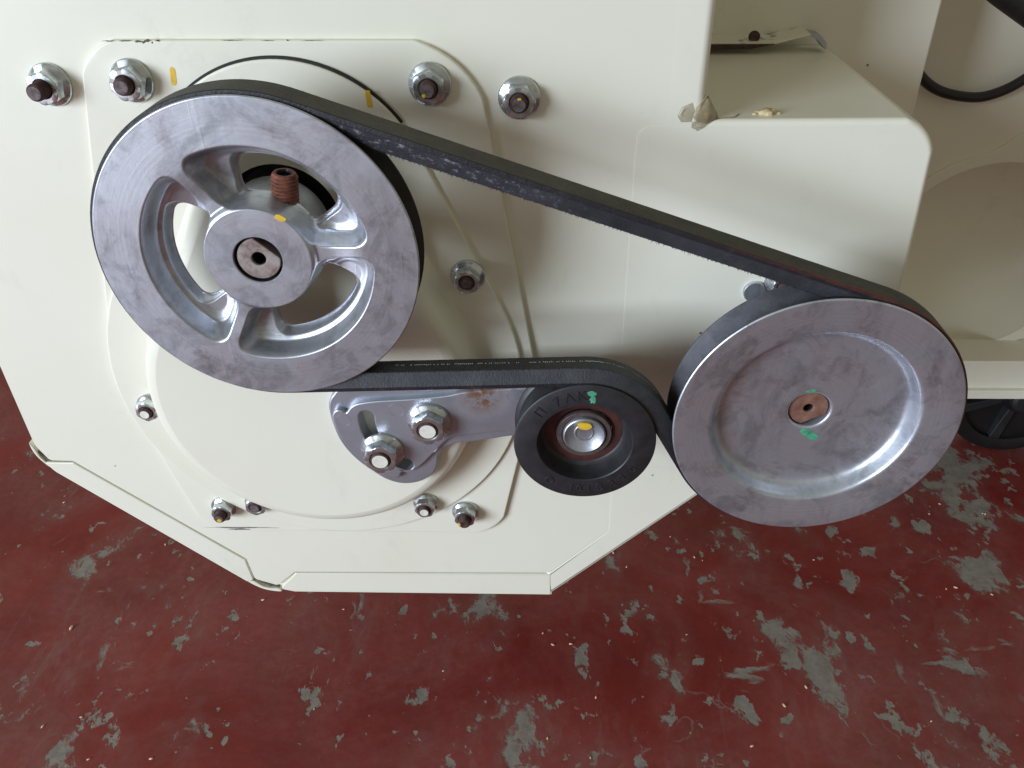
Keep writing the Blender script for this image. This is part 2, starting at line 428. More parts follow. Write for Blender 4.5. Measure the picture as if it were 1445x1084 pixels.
def blotch(name, c, rx, rz, y, mat, parent, th=.25, n=22, jag=.16, rot=0, sq=1.0):
    """thin dab of paint with an uneven outline, raised on its surface"""
    pl = []
    for i in range(n):
        a = 2*math.pi*i/n; k = 1 + random.uniform(-jag, jag)
        ca, sa = math.cos(a), math.sin(a); k /= (abs(ca)**(2*sq) + abs(sa)**(2*sq))**(.5/sq)
        x, z = rx*k*ca, rz*k*sa
        pl.append((c[0] + x*math.cos(rot) - z*math.sin(rot), c[1] + x*math.sin(rot) + z*math.cos(rot)))
    return slab(name, pl, y, y-th, mat, parent, bev=.12, seg=2)

# ------------------------------------------------------------------ floor
fl = mesh('floor', [(-2.6, -2.6, 0), (2.6, -2.6, 0), (2.6, 2.6, 0), (-2.6, 2.6, 0)], [(0, 1, 2, 3)], 'floor', None, False, raw=True)
fl['kind'] = 'structure'

# ------------------------------------------------------------------ machine housing
cL, cR, cI = (-133.7, -170.1), (145.6, -265.6), (24.4, -279.8)
cB = (-139.0, -288.0)
housing = thing('machine_housing', 'cream painted sheet metal machine housing carrying the belt and pulleys', 'machine')
body = rounded([(-346, 160), (-346, -346, 16), (-212, -488, 22), (7.7, -487.5, 2), (207, -286, 6), (207, -214), (203.6, -128.6, 17), (83, -128.6), (83, 160)])
slab('body_shell', body, 165, 1.5, 'paint', housing, bev=5.0, seg=6)
face = rounded([(-342, 160), (-342.5, -345, 10), (-336.5, -358.2, 3), (-320.4, -358.6, 1.5), (-218.8, -452.2, 1.5), (-216.5, -474, 3), (-200, -481.0, 3), (-184.2, -465.6, 1.5), (8.2, -463.2, 1), (54, -415, 3), (54, -134, 0), (79, -134), (79, 160)])
slab('front_sheet', face, 1.7, -1.0, 'paint', housing, bev=.35, seg=2)
slab('edge_flange', rounded([(-341.2, -359.8, 1), (-320.5, -359.9, 1), (-219.6, -453.1, 1), (-217.6, -474.6, 1.5), (-221.5, -478.6, 4), (-336, -368.4, 8)]), 4, -1.3, 'paint', housing, bev=1.0, seg=3)
slab('edge_flange', rounded([(-199.2, -484.6, 2), (-184.0, -467.0, 1), (8.6, -464.6, .5), (9.2, -487.2, .5), (-188, -487.6, 2)]), 4, -1.3, 'paint', housing, bev=.8, seg=3)
slab('side_sheet', rounded([(4.4, -465.0, .5), (46.8, -419.4, 3), (46.8, -143, 9), (47.6, -128.4, 11), (203.2, -128.3, 18), (207.3, -214), (207.3, -286.5, 6), (8.2, -487.8, 1), (6.4, -487.6, .4)]), 12, -1.1, 'paint', housing, bev=3.2, seg=8)
slab('rolled_edge', [(60, 160), (60, -150), (83.3, -150), (83.3, 160)], 20, -1.04, 'paint', housing, bev=5.0, seg=8)
slab('corner_rim', smooth2d([(-222.4, -477.4), (-214, -484.2), (-206, -487.2), (-198.4, -487.8), (-199.6, -484.9), (-206, -484.4), (-212, -482.0), (-217.8, -476.6)], 3), 4, -1.05, 'paint', housing, bev=.7, seg=3)
slab('corner_rim', smooth2d([(-346, -343), (-345.8, -350), (-343.8, -356.5), (-339.4, -363.4), (-337.2, -364.4), (-339.8, -360.0), (-342.6, -354.5), (-344.0, -347)], 3), 4, -1.05, 'paint', housing, bev=.6, seg=3)
for pl_ in ([(-343, -351), (-338.6, -357.6), (-320.5, -358.6), (-320.5, -359.9), (-339.6, -359.6), (-344.5, -352)], [(-217.6, -475), (-216.2, -474.6), (-206, -481.2), (-199.6, -482.4), (-199.6, -484.2), (-207, -483.4)]):
    slab('seam_shade_grime', pl_, 1.6, .2, 'dirt_shade', housing, bev=.2, seg=1)  # dark insert paints in the shade of the open notch, with grime
# rear structure of the housing, seen to the right of the box
slab('rear_wall', rounded([(80, 160), (80, -330), (262, -330), (262, 160)]), 320, 166, 'paint', housing, bev=2, seg=3)
cc = (389, -331)
slab('end_wall', [(200, 200), (200, -455), (900, -455), (900, 200)], 345, 251, 'paint', housing, bev=2, holes=[circle(cc, 91, 72)])
lathe('pressed_bowl', [(91.3, .5), (90.6, -4), (88.8, -14), (85, -26), (78, -38), (67, -48), (50, -55), (24, -59), (0.01, -60)], cc, 251, 'paint', housing, n=96, sharp=60)
gk = []
for i in range(90):
    a = 2*math.pi*i/90; r = 101 + 17*math.exp(-((a - 1.50)/.15)**2)
    gk.append((cc[0]+r*math.cos(a), cc[1]+r*math.sin(a)))
slab('casing_flange', gk, 251.5, 249.2, 'paint', housing, bev=.5, seg=2, holes=[circle(cc, 90.8, 72)])
slab('base_rail', [(215, -412), (215, -449), (900, -449), (900, -412)], 250, 212, 'paint', housing, bev=1.5)
slab('rail_lip', [(215, -441), (215, -450.5), (900, -450.5), (900, -441)], 214, 207, 'paint', housing, bev=1.2)

# ------------------------------------------------------------------ trapezoid mounting plate
mp = thing('mounting_plate', 'cream trapezoid mounting plate with rounded corners and chipped top edge', 'plate')
po = rounded([(-228, -86.2, 20), (-34, -88, 34), (-1, -288, 12), (-28, -419.5, 20), (-240, -419.5, 18), (-270, -290, 14)])
slab('plate', po, -.9, -4.6, 'paint', mp, bev=1.1, seg=3)
# chips of dark primer along the plate's top edge
for (x, z, rx, rz) in [(-213, -86.6, 4.2, .28), (-205, -86.6, 3.0, .32), (-198, -86.9, 1.9, .55), (-195.6, -87.4, .8, .5), (-193.5, -86.7, 1.4, .7), (-191.2, -87.5, .6, .4), (-188.5, -86.6, 1.0, .5), (-151, -86.9, 5, .22), (-134, -87.1, 2.6, .25), (-112, -87.3, 4.6, .2), (-124, -87.0, .5, .3)]:
    blotch('paint_chip', (x, z), rx, rz, -4.55, 'dirt_shade', mp, .12, 16, .5)
blotch('paint_mark', (-184.8, -103.6), 1.5, 4.4, -4.55, 'yellow', mp, .2, 28, .07, -.16, 2.2)
blotch('scuff_mark', (-213, -416.4), 23, .55, -4.55, 'scuff', mp, .1, 26, .35, .005)
blotch('scuff_mark', (-217, -418.0), 8, .8, -4.55, 'scuff', mp, .1, 18, .35)

# ------------------------------------------------------------------ teardrop bearing cover
bc = thing('bearing_cover', 'cream teardrop bearing cover with raised dome behind the spoked pulley', 'cover')
ga = []
for i in range(61):
    a = R(35 + 118*i/60); ga.append((cL[0]+76.7*math.cos(a), cL[1]-.6+76.7*math.sin(a)))
for i in range(61):
    a = R(153 - 118*i/60); ga.append((cL[0]+74.6*math.cos(a), cL[1]-.6+74.6*math.sin(a)))
slab('gasket', ga, -4.5, -6.2, 'gasket', bc, bev=.2, seg=1)
slab('flange', hull((cL[0], cL[1]-.6), 75.4, cB, 128.4), -4.5, -7.6, 'paint', bc, bev=1.0, seg=3)
vs, fs = [], []
lv = [(9, -7.3), (7.2, -8.2), (6.2, -10.5), (5.4, -14), (3.8, -20), (2.2, -25), (.2, -28.4), (-2.6, -30.4), (-6, -31.0)]
rings = []
for off, y in lv:
    h = hull(cL, 43 + off, cB, 96 + off); rings.append((h, y))
n = len(rings[0][0])
for h, y in rings: vs += [(x, y, z) for x, z in h]
for i in range(len(rings)-1):
    for k in range(n): fs.append((i*n+k, i*n+(k+1) % n, (i+1)*n+(k+1) % n, (i+1)*n+k))
mesh('dome', vs, fs, 'paint', bc, True, 70)
slab('dome_face', rings[-1][0], -30.2, -31.0, 'paint', bc, bev=0, holes=[circle(cL, 30.5)])
lathe('bearing_seal', [(31, -3), (31, -12), (11, -12)], cL, -30.8, 'black', bc, n=64)
lathe('seal_lip', [(30.4, -.6), (30.4, -6), (27, -9), (14, -9)], cL, -30.8, 'black', bc, n=64)
blotch('paint_mark', (-86.7, -114.6), 1.35, 4.4, -7.6, 'yellow', bc, .2, 28, .09, .06, 3)
blotch('scratch', (-131, -262.5), .35, 3.2, -31.0, 'dirt_shade', bc, .08, 12, .3)

# ------------------------------------------------------------------ flange nuts on bolts
def nut(c, y, tip, flange, af, bolt, tipmat, label, hgt=9.5, spot=None, rot=0.0, boltmat='rustdark', tilt=0):
    t = thing('flange_nut', label, 'nut', 'zinc flange nuts on the cream housing')
    N = 72; a_ = af/2
    def rh(th):
        k = ((th + rot + math.pi/6) % (math.pi/3)) - math.pi/6
        return a_/math.cos(k)
    rc = a_/math.cos(math.pi/6)
    rings = [(0, flange*.99, 0), (.5, flange, 0), (1.3, flange*.99, 0), (1.9, flange*.95, 0), (3.1, rc*1.04, 1), (3.6, 99, 1), (hgt-1.5, 99, 1), (hgt-.9, rc*.985, 1), (hgt-.35, rc*.93, 1), (hgt, a_*.96, 1), (hgt, bolt+.75, 0), (hgt-.7, bolt+.15, 0), (hgt-2.5, bolt+.1, 0)]
    vs, fs = [], []
    for h, r, hx in rings:
        for i in range(N):
            th = 2*math.pi*i/N; q = min(r, rh(th)) if hx else r
            vs.append((c[0]+q*math.cos(th), y-h, c[1]+q*math.sin(th)))
    for k in range(len(rings)-1):
        for i in range(N): fs.append((k*N+i, k*N+(i+1) % N, (k+1)*N+(i+1) % N, (k+1)*N+i))
    mesh('nut', vs, fs, 'zinc', t, True, 28)
    prof = [(bolt, 0)]; h = hgt-3; 
    while h < tip-1.2:                                    # thread
        prof += [(bolt, h), (bolt-.45, h+.5)]; h += 1.0
    prof += [(bolt-.1, tip-1.1), (bolt-.9, tip-.1), (bolt-1.1, tip)]
    b = lathe('bolt', prof, c, y, boltmat, t, 40, 30)
    e = lathe('bolt_end', [(bolt-1.1, tip-.02), (bolt-1.6, tip+.02), (bolt*.4, tip-.12), (.01, tip-.15)], c, y, tipmat, b, 40, 60)
    if spot: blotch('paint_mark', (c[0]+spot[0], c[1]+spot[1]), spot[2], spot[3], y-tip-.0, 'yellow', b, .25, 12, .2)
    return t
nut((-250.5, -107.9), -1, 17.5, 10.9, 15, 4.4, 'tipsteel', 'zinc flange nut with longest dark bolt end, far left on the housing panel', rot=.2)
nut((-206, -105.4), -4.6, 14, 10.9, 15, 4.4, 'tipsteel', 'zinc flange nut at the upper left corner of the mounting plate', rot=.35)
nut((-55.6, -108.3), -4.6, 13.5, 10.9, 15, 4.4, 'tipsteel', 'zinc flange nut at the upper right corner of the mounting plate', spot=(-1.9, -2.3, 1.0, 1.0), rot=.1)
nut((-11.1, -116.3), -1, 14, 10.9, 15, 4.4, 'tipsteel', 'zinc flange nut on the bare panel just right of the mounting plate', spot=(.4, 2.9, 1.0, .6), rot=.5)
nut((-41.3, -213.3), -7.6, 10.5, 10.0, 13.5, 4.0, 'tipsteel', 'shaded flange nut alone right of the spoked pulley, under the belt', rot=.25, spot=None)
nut((-249.0, -305.5), -7.6, 11, 8.8, 13, 4.0, 'tipwhite', 'small flange nut tucked against the left edge of the dome', hgt=8.5, rot=.1)
nut((-221.7, -395.8), -4.6, 13.5, 9.3, 13, 4.0, 'tipsteel', 'flange nut with yellow tip at the lower left corner of the mounting plate', hgt=8.5, spot=(.4, -1.0, 1.7, 1.6), rot=.3)
nut((-196, -388.5), -7.6, 7.5, 8.8, 13, 4.0, 'tipsteel', 'flange nut almost hidden behind the lower left of the dome', hgt=6.5, rot=.1)
nut((-78.4, -387.6), -7.6, 10.5, 8.8, 12.5, 4.0, 'tipwhite', 'small flange nut with pale tip tucked under the lower right of the dome', hgt=8.2, rot=.4)
nut((-51.6, -398.3), -4.6, 13.5, 9.6, 13.5, 4.2, 'rustdark', 'flange nut at the lower right corner of the mounting plate', hgt=8.5, spot=(-3.3, -.2, .8, 2.0), rot=.2)
nut((137.5, -219.5), -1.2, 12, 9.6, 13.5, 4.2, 'rustdark', 'flange nut peeking out above the dished pulley under the belt', rot=.2)
dk = thing('round_plug', 'flat grey round plug peeking out behind the dished pulley', 'plug')
lathe('plug_disc', [(6.4, 0), (6.4, 2.2), (6.0, 2.7), (.01, 2.8)], (123.2, -226.5), -1.1, 'cast_dark', dk, 40)

# ------------------------------------------------------------------ spoked pulley (left)
YF = -77.0
sp = thing('spoked_pulley', 'cast aluminium pulley with three spokes, the left one on the belt', 'pulley')
SPK = [R(123.5), R(4.5), R(244.5)]
def sstep(a, b, x):
    t = max(0., min(1., (x-a)/(b-a))); return t*t*(3-2*t)
def smax(a, b, k):
    h = max(k-abs(a-b), 0)/k; return max(a, b) + h*h*k*.25
def web(r, th):
    """height of the casting's face and signed distance to the nearest window"""
    x, z = r*math.cos(th), r*math.sin(th)
    dc = smax(r-54.9, 26.0-r, 2); dw = smax(r-47.4, 26.6-r, 3)
    for a in SPK:
        s = x*math.cos(a)+z*math.sin(a); t = -x*math.sin(a)+z*math.cos(a)
        if s < 0: continue
        dc = smax(dc, 2.6 - abs(t), 9)
        hw = 8.8 + (max(s, 24)-26)*.62
        dw = smax(dw, hw-abs(t), 7)
    top = -.5*(max(0, r-25.2)/.8)**2 if r < 26.0 else -.5 - 2.2*sstep(26.0, 28.5, r) + 2.7*sstep(33, 52, r)
    wall = 4.6 if r > 34 else 4.6 - 2.2*sstep(34, 28, r)
    h = top - 10.5*sstep(.3, -wall, dc) - 1.2*sstep(-wall*.9, -wall-3, dc)
    h = max(-17.8, h - 8.5*sstep(1.3, -1.9, dw))
    return h, dw
rs = [11.6, 12.0, 12.2, 14, 20, 24, 25.0, 25.2]
r = 25.35
while r < 56.4: rs.append(r); r += .36 if r < 49 else .32
rs += [58, 61, 65, 70, 74, 75.9, 76.05, 76.5, 76.6]
NT_ = 720
vs, dws = [], []
for i in range(NT_):
    th = 2*math.pi*i/NT_
    for r in rs:
        if r <= 12.2: h, d = (-.5 if r < 11.9 else 0), 1
        elif r > 56: h, d = (0 if r < 76.1 else (-.35 if r < 76.55 else -.7)), 1
        else: h, d = web(r, th)
        vs.append((cL[0]+r*math.cos(th), YF-h, cL[1]+r*math.sin(th))); dws.append(d)
K = len(rs); fs = []
TH = -1.5
def dwf(x, z): return web(math.hypot(x, z), math.atan2(z, x))[1]
keep = set(); drop = set()
for i in range(NT_):
    j = (i+1) % NT_
    for q in range(K-1):
        f = (i*K+q, j*K+q, j*K+q+1, i*K+q+1)
        (drop if min(dws[g] for g in f) < TH else keep).update(f)
for g in keep & drop:                                  # pull the cut edge onto the true window outline
    x, y_, z = vs[g]; x -= cL[0]; z -= cL[1]
    for _ in range(3):
        d0 = dwf(x, z); gx = (dwf(x+.05, z)-d0)/.05; gz = (dwf(x, z+.05)-d0)/.05; gg = gx*gx+gz*gz
        if gg < 1e-4: break
        st = max(-1, min(1, (d0-TH)/gg)); x -= gx*st*.9; z -= gz*st*.9
    hh = web(math.hypot(x, z), math.atan2(z, x))[0]
    vs[g] = (x+cL[0], YF-hh, z+cL[1])
for i in range(NT_):
    j = (i+1) % NT_
    for q in range(K-1):
        f = (i*K+q, j*K+q, j*K+q+1, i*K+q+1)
        if min(dws[g] for g in f) < TH: continue
        fs.append(f)
mesh('spoke_face', vs, fs, 'cast', sp, True, 50)
lathe('groove_rim', [(76.6, -.7), (76.6, -1.5), (76.0, -1.8), (66.5, -5.6), (66, -14.3), (76.0, -18.6), (76.6, -18.9), (76.6, -19.8), (75.8, -20.2), (60, -20.2), (48.5, -19.2), (47.4, -17)], cL, YF, 'groove_black', sp, 128, 30)
lathe('hub_boss', [(25.9, -2), (26.2, -14), (26.2, -41), (25, -42), (12, -42)], cL, YF, 'cast', sp, 96, 30)
lathe('bore', [(11.6, -.6), (11.4, -1.2), (11.4, -30)], cL, YF, 'black', sp, 64)  # black lining paints in the shade inside the hub
blotch('paint_mark', (-119.4, -148.9), 2.7, 1.5, YF+.5, 'yellow', sp, .55, 18, .12, -.35)
# shaft ends: a flat on one side, a centre-drilled hole
def shaft(c, r, y, flat_ang, flat_d, mat, label, back, hole=3.4):
    t = thing('shaft', label, 'shaft')
    pl = []
    for i in range(64):
        a = 2*math.pi*i/64; x, z = r*math.cos(a), r*math.sin(a)
        d = x*math.cos(flat_ang)+z*math.sin(flat_ang)
        if d > flat_d: x -= (d-flat_d)*math.cos(flat_ang); z -= (d-flat_d)*math.sin(flat_ang)
        pl.append((c[0]+x, c[1]+z))
    slab('shaft_end', pl, back, y, mat, t, bev=.7, seg=3, holes=[circle(c, hole, 32)])
    lathe('centre_hole', [(hole+.05, -.7), (hole*.97, -3), (hole*.9, -12), (.01, -14)], c, y, 'black', t, 32)  # black lining stands in for the shade down the drilled hole
    return t
s1 = shaft(cL, 10.5, YF+1.4, R(48), 7.2, 'greyshaft', 'stained steel shaft end in the hub of the spoked pulley', -10)
# set screw
ss = thing('set_screw', 'rust red threaded set screw sticking up from the spoked pulley hub', 'screw')
A0 = Vector(pt(-121.6, -58, -150)); ax = Vector((.12, -.05, 1)).normalized()
X = ax.cross(Vector((0, 1, 0))).normalized(); Y = ax.cross(X)
def lathe_axis(name, prof, mat, parent, n=40, sharp=40, hexin=None):
    vs, fs = [], []; k = len(prof)
    for i in range(n):
        a = 2*math.pi*i/n
        for j, (r, h) in enumerate(prof):
            rr = r
            if hexin and j >= hexin: 
                q = ((a + math.pi/6) % (math.pi/3)) - math.pi/6; rr = r*.9/math.cos(q) if r > .1 else r
            p = A0 + ax*h*MM + (X*math.cos(a)+Y*math.sin(a))*rr*1.1*MM; vs.append(tuple(p))
    for i in range(n):
        j = (i+1) % n
        for q in range(k-1): fs.append((i*k+q, j*k+q, j*k+q+1, i*k+q+1))
    return mesh(name, vs, fs, mat, parent, True, sharp, raw=True)
prof = [(4.6, -4)]
h = -3.0
while h < 14.2: prof += [(5.7, h), (5.75, h+.5), (4.95, h+1.05), (4.95, h+1.3)]; h += 1.85
prof += [(5.3, 15.2), (4.7, 16.2), (3.5, 16.3)]
lathe_axis('thread', prof, 'rust', ss)
lathe_axis('socket', [(3.55, 16.3), (3.3, 15.6), (3.3, 10.5), (.01, 10)], 'black', ss, 36, 30, hexin=1)  # socket painted black for the shade inside it

# ------------------------------------------------------------------ dished pulley (right)
dp = thing('dished_pulley', 'grey aluminium pulley with a dished solid face, the right one on the belt', 'pulley')
prof = [(11.6, -19), (11.0, -13.8), (11.4, -13.1), (12.4, -12.7), (13.6, -12.6), (20, -12.5), (32, -12.3), (46.4, -12.05), (46.8, -12.0), (48.0, -11.75), (49.2, -11.3), (50.2, -10.7), (51.0, -9.9), (51.6, -9.0), (52.2, -7.8), (53.6, -4.6), (54.0, -3.8), (54.5, -3.2), (55.1, -2.8), (55.8, -2.55), (56.4, -2.45), (57.5, -2.3), (66, -1.0), (74.0, -.1), (74.2, -.1), (74.7, -.25), (75.0, -.7)]
lathe('dish_face', prof, cR, YF, 'cast_dark', dp, 160, 50)
lathe('groove_rim', [(75.0, -.8), (75.0, -1.6), (74.3, -1.9), (65.2, -5.8), (64.8, -14.2), (74.8, -18.4), (75.6, -18.8), (75.8, -19.2), (75.5, -19.9), (70, -20.1), (24, -20.1), (24, -60), (20, -60)], cR, YF, 'groove', dp, 160, 30)
blotch('paint_mark', (cR[0]+2.9, cR[1]-16.2), 5.6, 2.3, YF+12.6, 'green', dp, .25, 30, .07, -.60, 2)
blotch('paint_mark', (cR[0]-1.2, cR[1]+12.6), 2.6, .9, YF+12.7, 'green', dp, .25, 14, .15, .15)
shaft(cR, 10.6, YF+14.6, R(-62), 8.2, 'rustshaft', 'rusty shaft end with centre hole in the dished pulley', -5, 2.6)

# ------------------------------------------------------------------ tensioner bracket
tb = thing('tensioner_bracket', 'grey die cast tensioner arm with slot, rust stained under the belt', 'bracket')
piv = (-65.0, -292.0)
def arc(r, a0, a1, n, c=piv): return [(c[0]+r*math.cos(R(a0+(a1-a0)*i/n)), c[1]+r*math.sin(R(a0+(a1-a0)*i/n))) for i in range(n+1)]
def on(a, r=37.2): return (piv[0]+r*math.cos(R(a)), piv[1]+r*math.sin(R(a)))
sl = arc(41.7, 175, 243, 14) + arc(4.5, 243+20, 243+160, 7, on(243)) + arc(32.7, 243, 175, 14) + arc(4.5, 175-160, 175-20, 7, on(175))
base = smooth2d([(-60, -265.5), (-100, -266.5), (-115.9, -270.5), (-120.6, -275.0), (-123.4, -279.1), (-124.6, -283.4), (-124.7, -289.9), (-123.7, -298.7), (-121.5, -308.7), (-117.3, -317.9), (-111.1, -326.6), (-102.8, -334.9), (-96.0, -340.3), (-88.8, -343.2), (-81.4, -343.5), (-73.8, -341.2), (-66.9, -335.7), (-63.3, -329.1), (-62.2, -322.0), (-60.3, -317.9), (-55.5, -313.3), (-48.2, -310.4), (-41.0, -309.8), (-28.5, -307.4), (-15.1, -305.0), (10, -304), (30, -303), (44, -292), (44, -274), (32, -263), (10, -262.5)], 4)
slab('arm', base, -31.05, -38.4, 'bracket', tb, bev=1.3, seg=4, holes=[sl])
plat = smooth2d([(-122.6, -290), (-121.6, -286.0), (-119.0, -283.6), (-115.8, -284.0), (-113.8, -285.6), (-110.5, -281.4), (-105.4, -278.8), (-94.0, -276.9), (-76.8, -275.6), (-55.3, -273.2), (-42.4, -270.3), (-20.4, -268.2), (4, -267), (8, -272), (8, -292), (2, -297), (-14.9, -298.3), (-26.3, -299.5), (-43.9, -301.9), (-52.8, -304.2), (-57.5, -307.6), (-63.2, -314.5), (-72.1, -325.0), (-77.9, -329.5), (-85.0, -331.2), (-86.6, -335.2), (-91.0, -336.8), (-96.0, -334.4), (-101.0, -329.8), (-108.8, -322.0), (-114.9, -313.6), (-119.2, -304.9), (-121.6, -296.9)], 4)
slab('raised_face', plat, -38, -42.0, 'bracket', tb, bev=1.1, seg=4, holes=[sl])
for c, r in (((-116.0, -291.2), 4.2), ((-83.5, -283.4), 4.6), ((-65.7, -311.0), 4.0), ((-14.5, -272.8), 4.4)):
    lathe('ejector_ring', [(r+.35, -.3), (r+.15, .12), (r-.15, .12), (r-.35, -.3)], c, -42.0, 'bracket', tb, 32)
lathe('idler_post', [(16, -20), (16, 16)], cI, -42, 'bracket', tb, 40)
nut((-65.0, -291.4), -42.05, 10.3, 13.2, 18.5, 5.9, 'tipwhite', 'large nut with white bolt end, upper one on the tensioner arm', hgt=9.8, rot=.02)
nut((-95.0, -313.6), -42.05, 11.0, 13.2, 18.5, 5.9, 'tipwhite', 'large nut with white bolt end in the slot of the tensioner arm', hgt=9.8, rot=.12)

# ------------------------------------------------------------------ idler pulley
ip = thing('idler_pulley', 'small black plastic idler pulley with raised lettering, under the belt', 'pulley')
lathe('roller', [(21.0, -14), (21.2, -11.6), (22.0, -11.0), (23.6, -10.6), (24.0, -10), (25.4, -5), (25.7, -.5), (26.2, 0), (37.6, 0), (38.4, -.5), (38.6, -1.3), (38.5, -2.0), (36.4, -2.8), (36.0, -3.4), (36.0, -19.2), (36.4, -19.6), (38.5, -20.4), (38.6, -21.4), (37.8, -22), (20, -22)], cI, YF, 'plastic', ip, 128, 40)
be = lathe('bearing_shield', [(22.0, -12.6), (21.2, -11.4), (17.4, -11.0), (16.4, -11.3), (15.4, -11.6)], cI, YF, 'seal', ip, 96, 40)
lathe('inner_race', [(15.4, -10.5), (15.2, -8.8), (14.8, -8.4), (12.7, -8.4), (12.3, -8.9), (12.2, -11)], cI, YF, 'race', be, 96, 40)
bo = lathe('bolt_head', [(11.8, -12), (11.8, -7.6), (11.4, -6.9), (10.9, -6.7), (10.3, -7.2), (8.5, -8.9), (5.6, -9.9), (5.3, -9.5), (4.7, -9.5), (4.4, -10.1), (2.4, -10.4), (.01, -10.5)], cI, YF, 'cast', ip, 96, 40)
blotch('paint_mark', (cI[0]+.2, cI[1]+5.6), 4.0, 2.3, YF+9.1, 'yellow', bo, .9, 22, .06)
blotch('paint_mark', (cI[0]+2.6, cI[1]+33.4), 2.8, 1.8, YF, 'green', ip, .2, 16, .25)
blotch('paint_mark', (cI[0]+3.2, cI[1]+29.6), 1.5, 2.4, YF, 'green', ip, .2, 16, .25)
def letter(ch, r, ang, size, flip):
    cu = bpy.data.curves.new('raised_letter', 'FONT'); cu.body = ch; cu.size = size*MM; cu.extrude = .00016; cu.bevel_depth = .00012
    cu.align_x = 'CENTER'; cu.align_y = 'CENTER'
    tmp = bpy.data.objects.new('tmp', cu); col.objects.link(tmp)
    bpy.context.view_layer.update()
    me = bpy.data.meshes.new_from_object(tmp.evaluated_get(bpy.context.evaluated_depsgraph_get()))
    bpy.data.objects.remove(tmp); me.name = 'raised_letter'
    me.materials.clear(); me.materials.append(M['plastic'])
    o = bpy.data.objects.new('raised_letter', me); col.objects.link(o); o.parent = ip
    rot = ang - math.pi/2 if not flip else ang + math.pi/2
    o.matrix_world = Matrix.Translation(pt(cI[0]+r*math.cos(ang), YF-.1, cI[1]+r*math.sin(ang))) @ Matrix.Rotation(-rot, 4, 'Y') @ Matrix.Rotation(math.pi/2, 4, 'X')
for ch, a in (('\u041f', 139), ('7', 119), ('A', 107), ('K', 95)): letter(ch, 31.9, R(a), 7.8, False)
for ch, a in (('O', 234), ('1', 258), ('0', 266), ('1', 276), ('B', 287), ('R', 300), ('2', 313), ('0', 327)): letter(ch, 32.2, R(a), 6.4, True)

# ------------------------------------------------------------------ belt
def tangent(c1, s1, c2, s2):
    D = Vector(c2)-Vector(c1); a = math.atan2(D.y, D.x) - math.asin((s1-s2)/D.length)
    n = Vector((-math.sin(a), math.cos(a)))
    return Vector(c1)+n*s1, Vector(c2)+n*s2, a
RL, RR, RI = 78.4, 76.5, 36.15
seq = [(cL, RL), (cR, RR), (cI, -RI)]
tg = [tangent(seq[i][0], seq[i][1], seq[(i+1) % 3][0], seq[(i+1) % 3][1]) for i in range(3)]
path = []                                           # (point, outward normal)
for i in range(3):
    p0, p1, a = tg[i]; L = (p1-p0).length; m = max(2, int(L/3))
    nn = Vector((-math.sin(a), math.cos(a)))
    for q in range(m): path.append((p0+(p1-p0)*q/m, nn))
    c, s = seq[(i+1) % 3]; a2 = tg[(i+1) % 3][2]
    if s > 0:
        d = (a - a2) % (2*math.pi); m = max(4, int(d*abs(s)/2.2)); st = -d/m
    else:
        d = (a2 - a) % (2*math.pi); m = max(4, int(d*abs(s)/1.6)); st = d/m
    for q in range(m):
        b = a + st*q; nn = Vector((-math.sin(b), math.cos(b))); path.append((Vector(c)+nn*s, nn))
YB = -66.6
HB = 10.1                                           # belt depth
sec = [(7.9, 0, .0), (-7.9, 0, 1.0), (-8.4, -.4, 1.1), (-8.5, -2.5, 1.95), (-8.2, -3.0, 2.05), (-6.0, -9.6, 2.95), (-5.5, -10.1, 3.05), (5.5, -10.1, 3.95), (6.0, -9.6, 2.95), (8.2, -3.0, 2.05), (8.5, -2.5, 1.95), (8.4, -.4, 1.1)]
belt = thing('drive_belt', 'black rubber V belt looped round the pulleys, worn and rust stained', 'belt')
me = bpy.data.meshes.new('belt_loop'); bm = bmesh.new(); uvl = bm.loops.layers.uv.new('UVMap')
nS = len(sec); rings = []; us = [0]
for i, (p, n_) in enumerate(path):
    wob = .12*math.sin(i*.9) + .1*math.sin(i*2.3)
    rings.append([bm.verts.new(pt(p.x + n_.x*h, YB + y_ + wob*.3, p.y + n_.y*h)) for y_, h, v in sec])
    q = path[(i+1) % len(path)][0]; us.append(us[-1] + (q-p).length*MM)
for i in range(len(path)):
    j = (i+1) % len(path)
    for k in range(nS):
        k2 = (k+1) % nS
        f = bm.faces.new((rings[i][k], rings[j][k], rings[j][k2], rings[i][k2])); f.smooth = True
        va, vb = sec[k][2], sec[k2][2]
        if k == nS-1: va, vb = 1.1, 1.0
        if k == 7: va, vb = 3.95, 3.05
        for l, (u_, v_) in zip(f.loops, ((us[i], va), (us[i+1], va), (us[i+1], vb), (us[i], vb))): l[uvl].uv = (u_, v_)
bmesh.ops.recalc_face_normals(bm, faces=bm.faces)
bm.to_mesh(me); bm.free(); me.materials.append(M['belt']); me.set_sharp_from_angle(angle=R(28))
bo_ = bpy.data.objects.new('belt_loop', me); col.objects.link(bo_); bo_.parent = belt
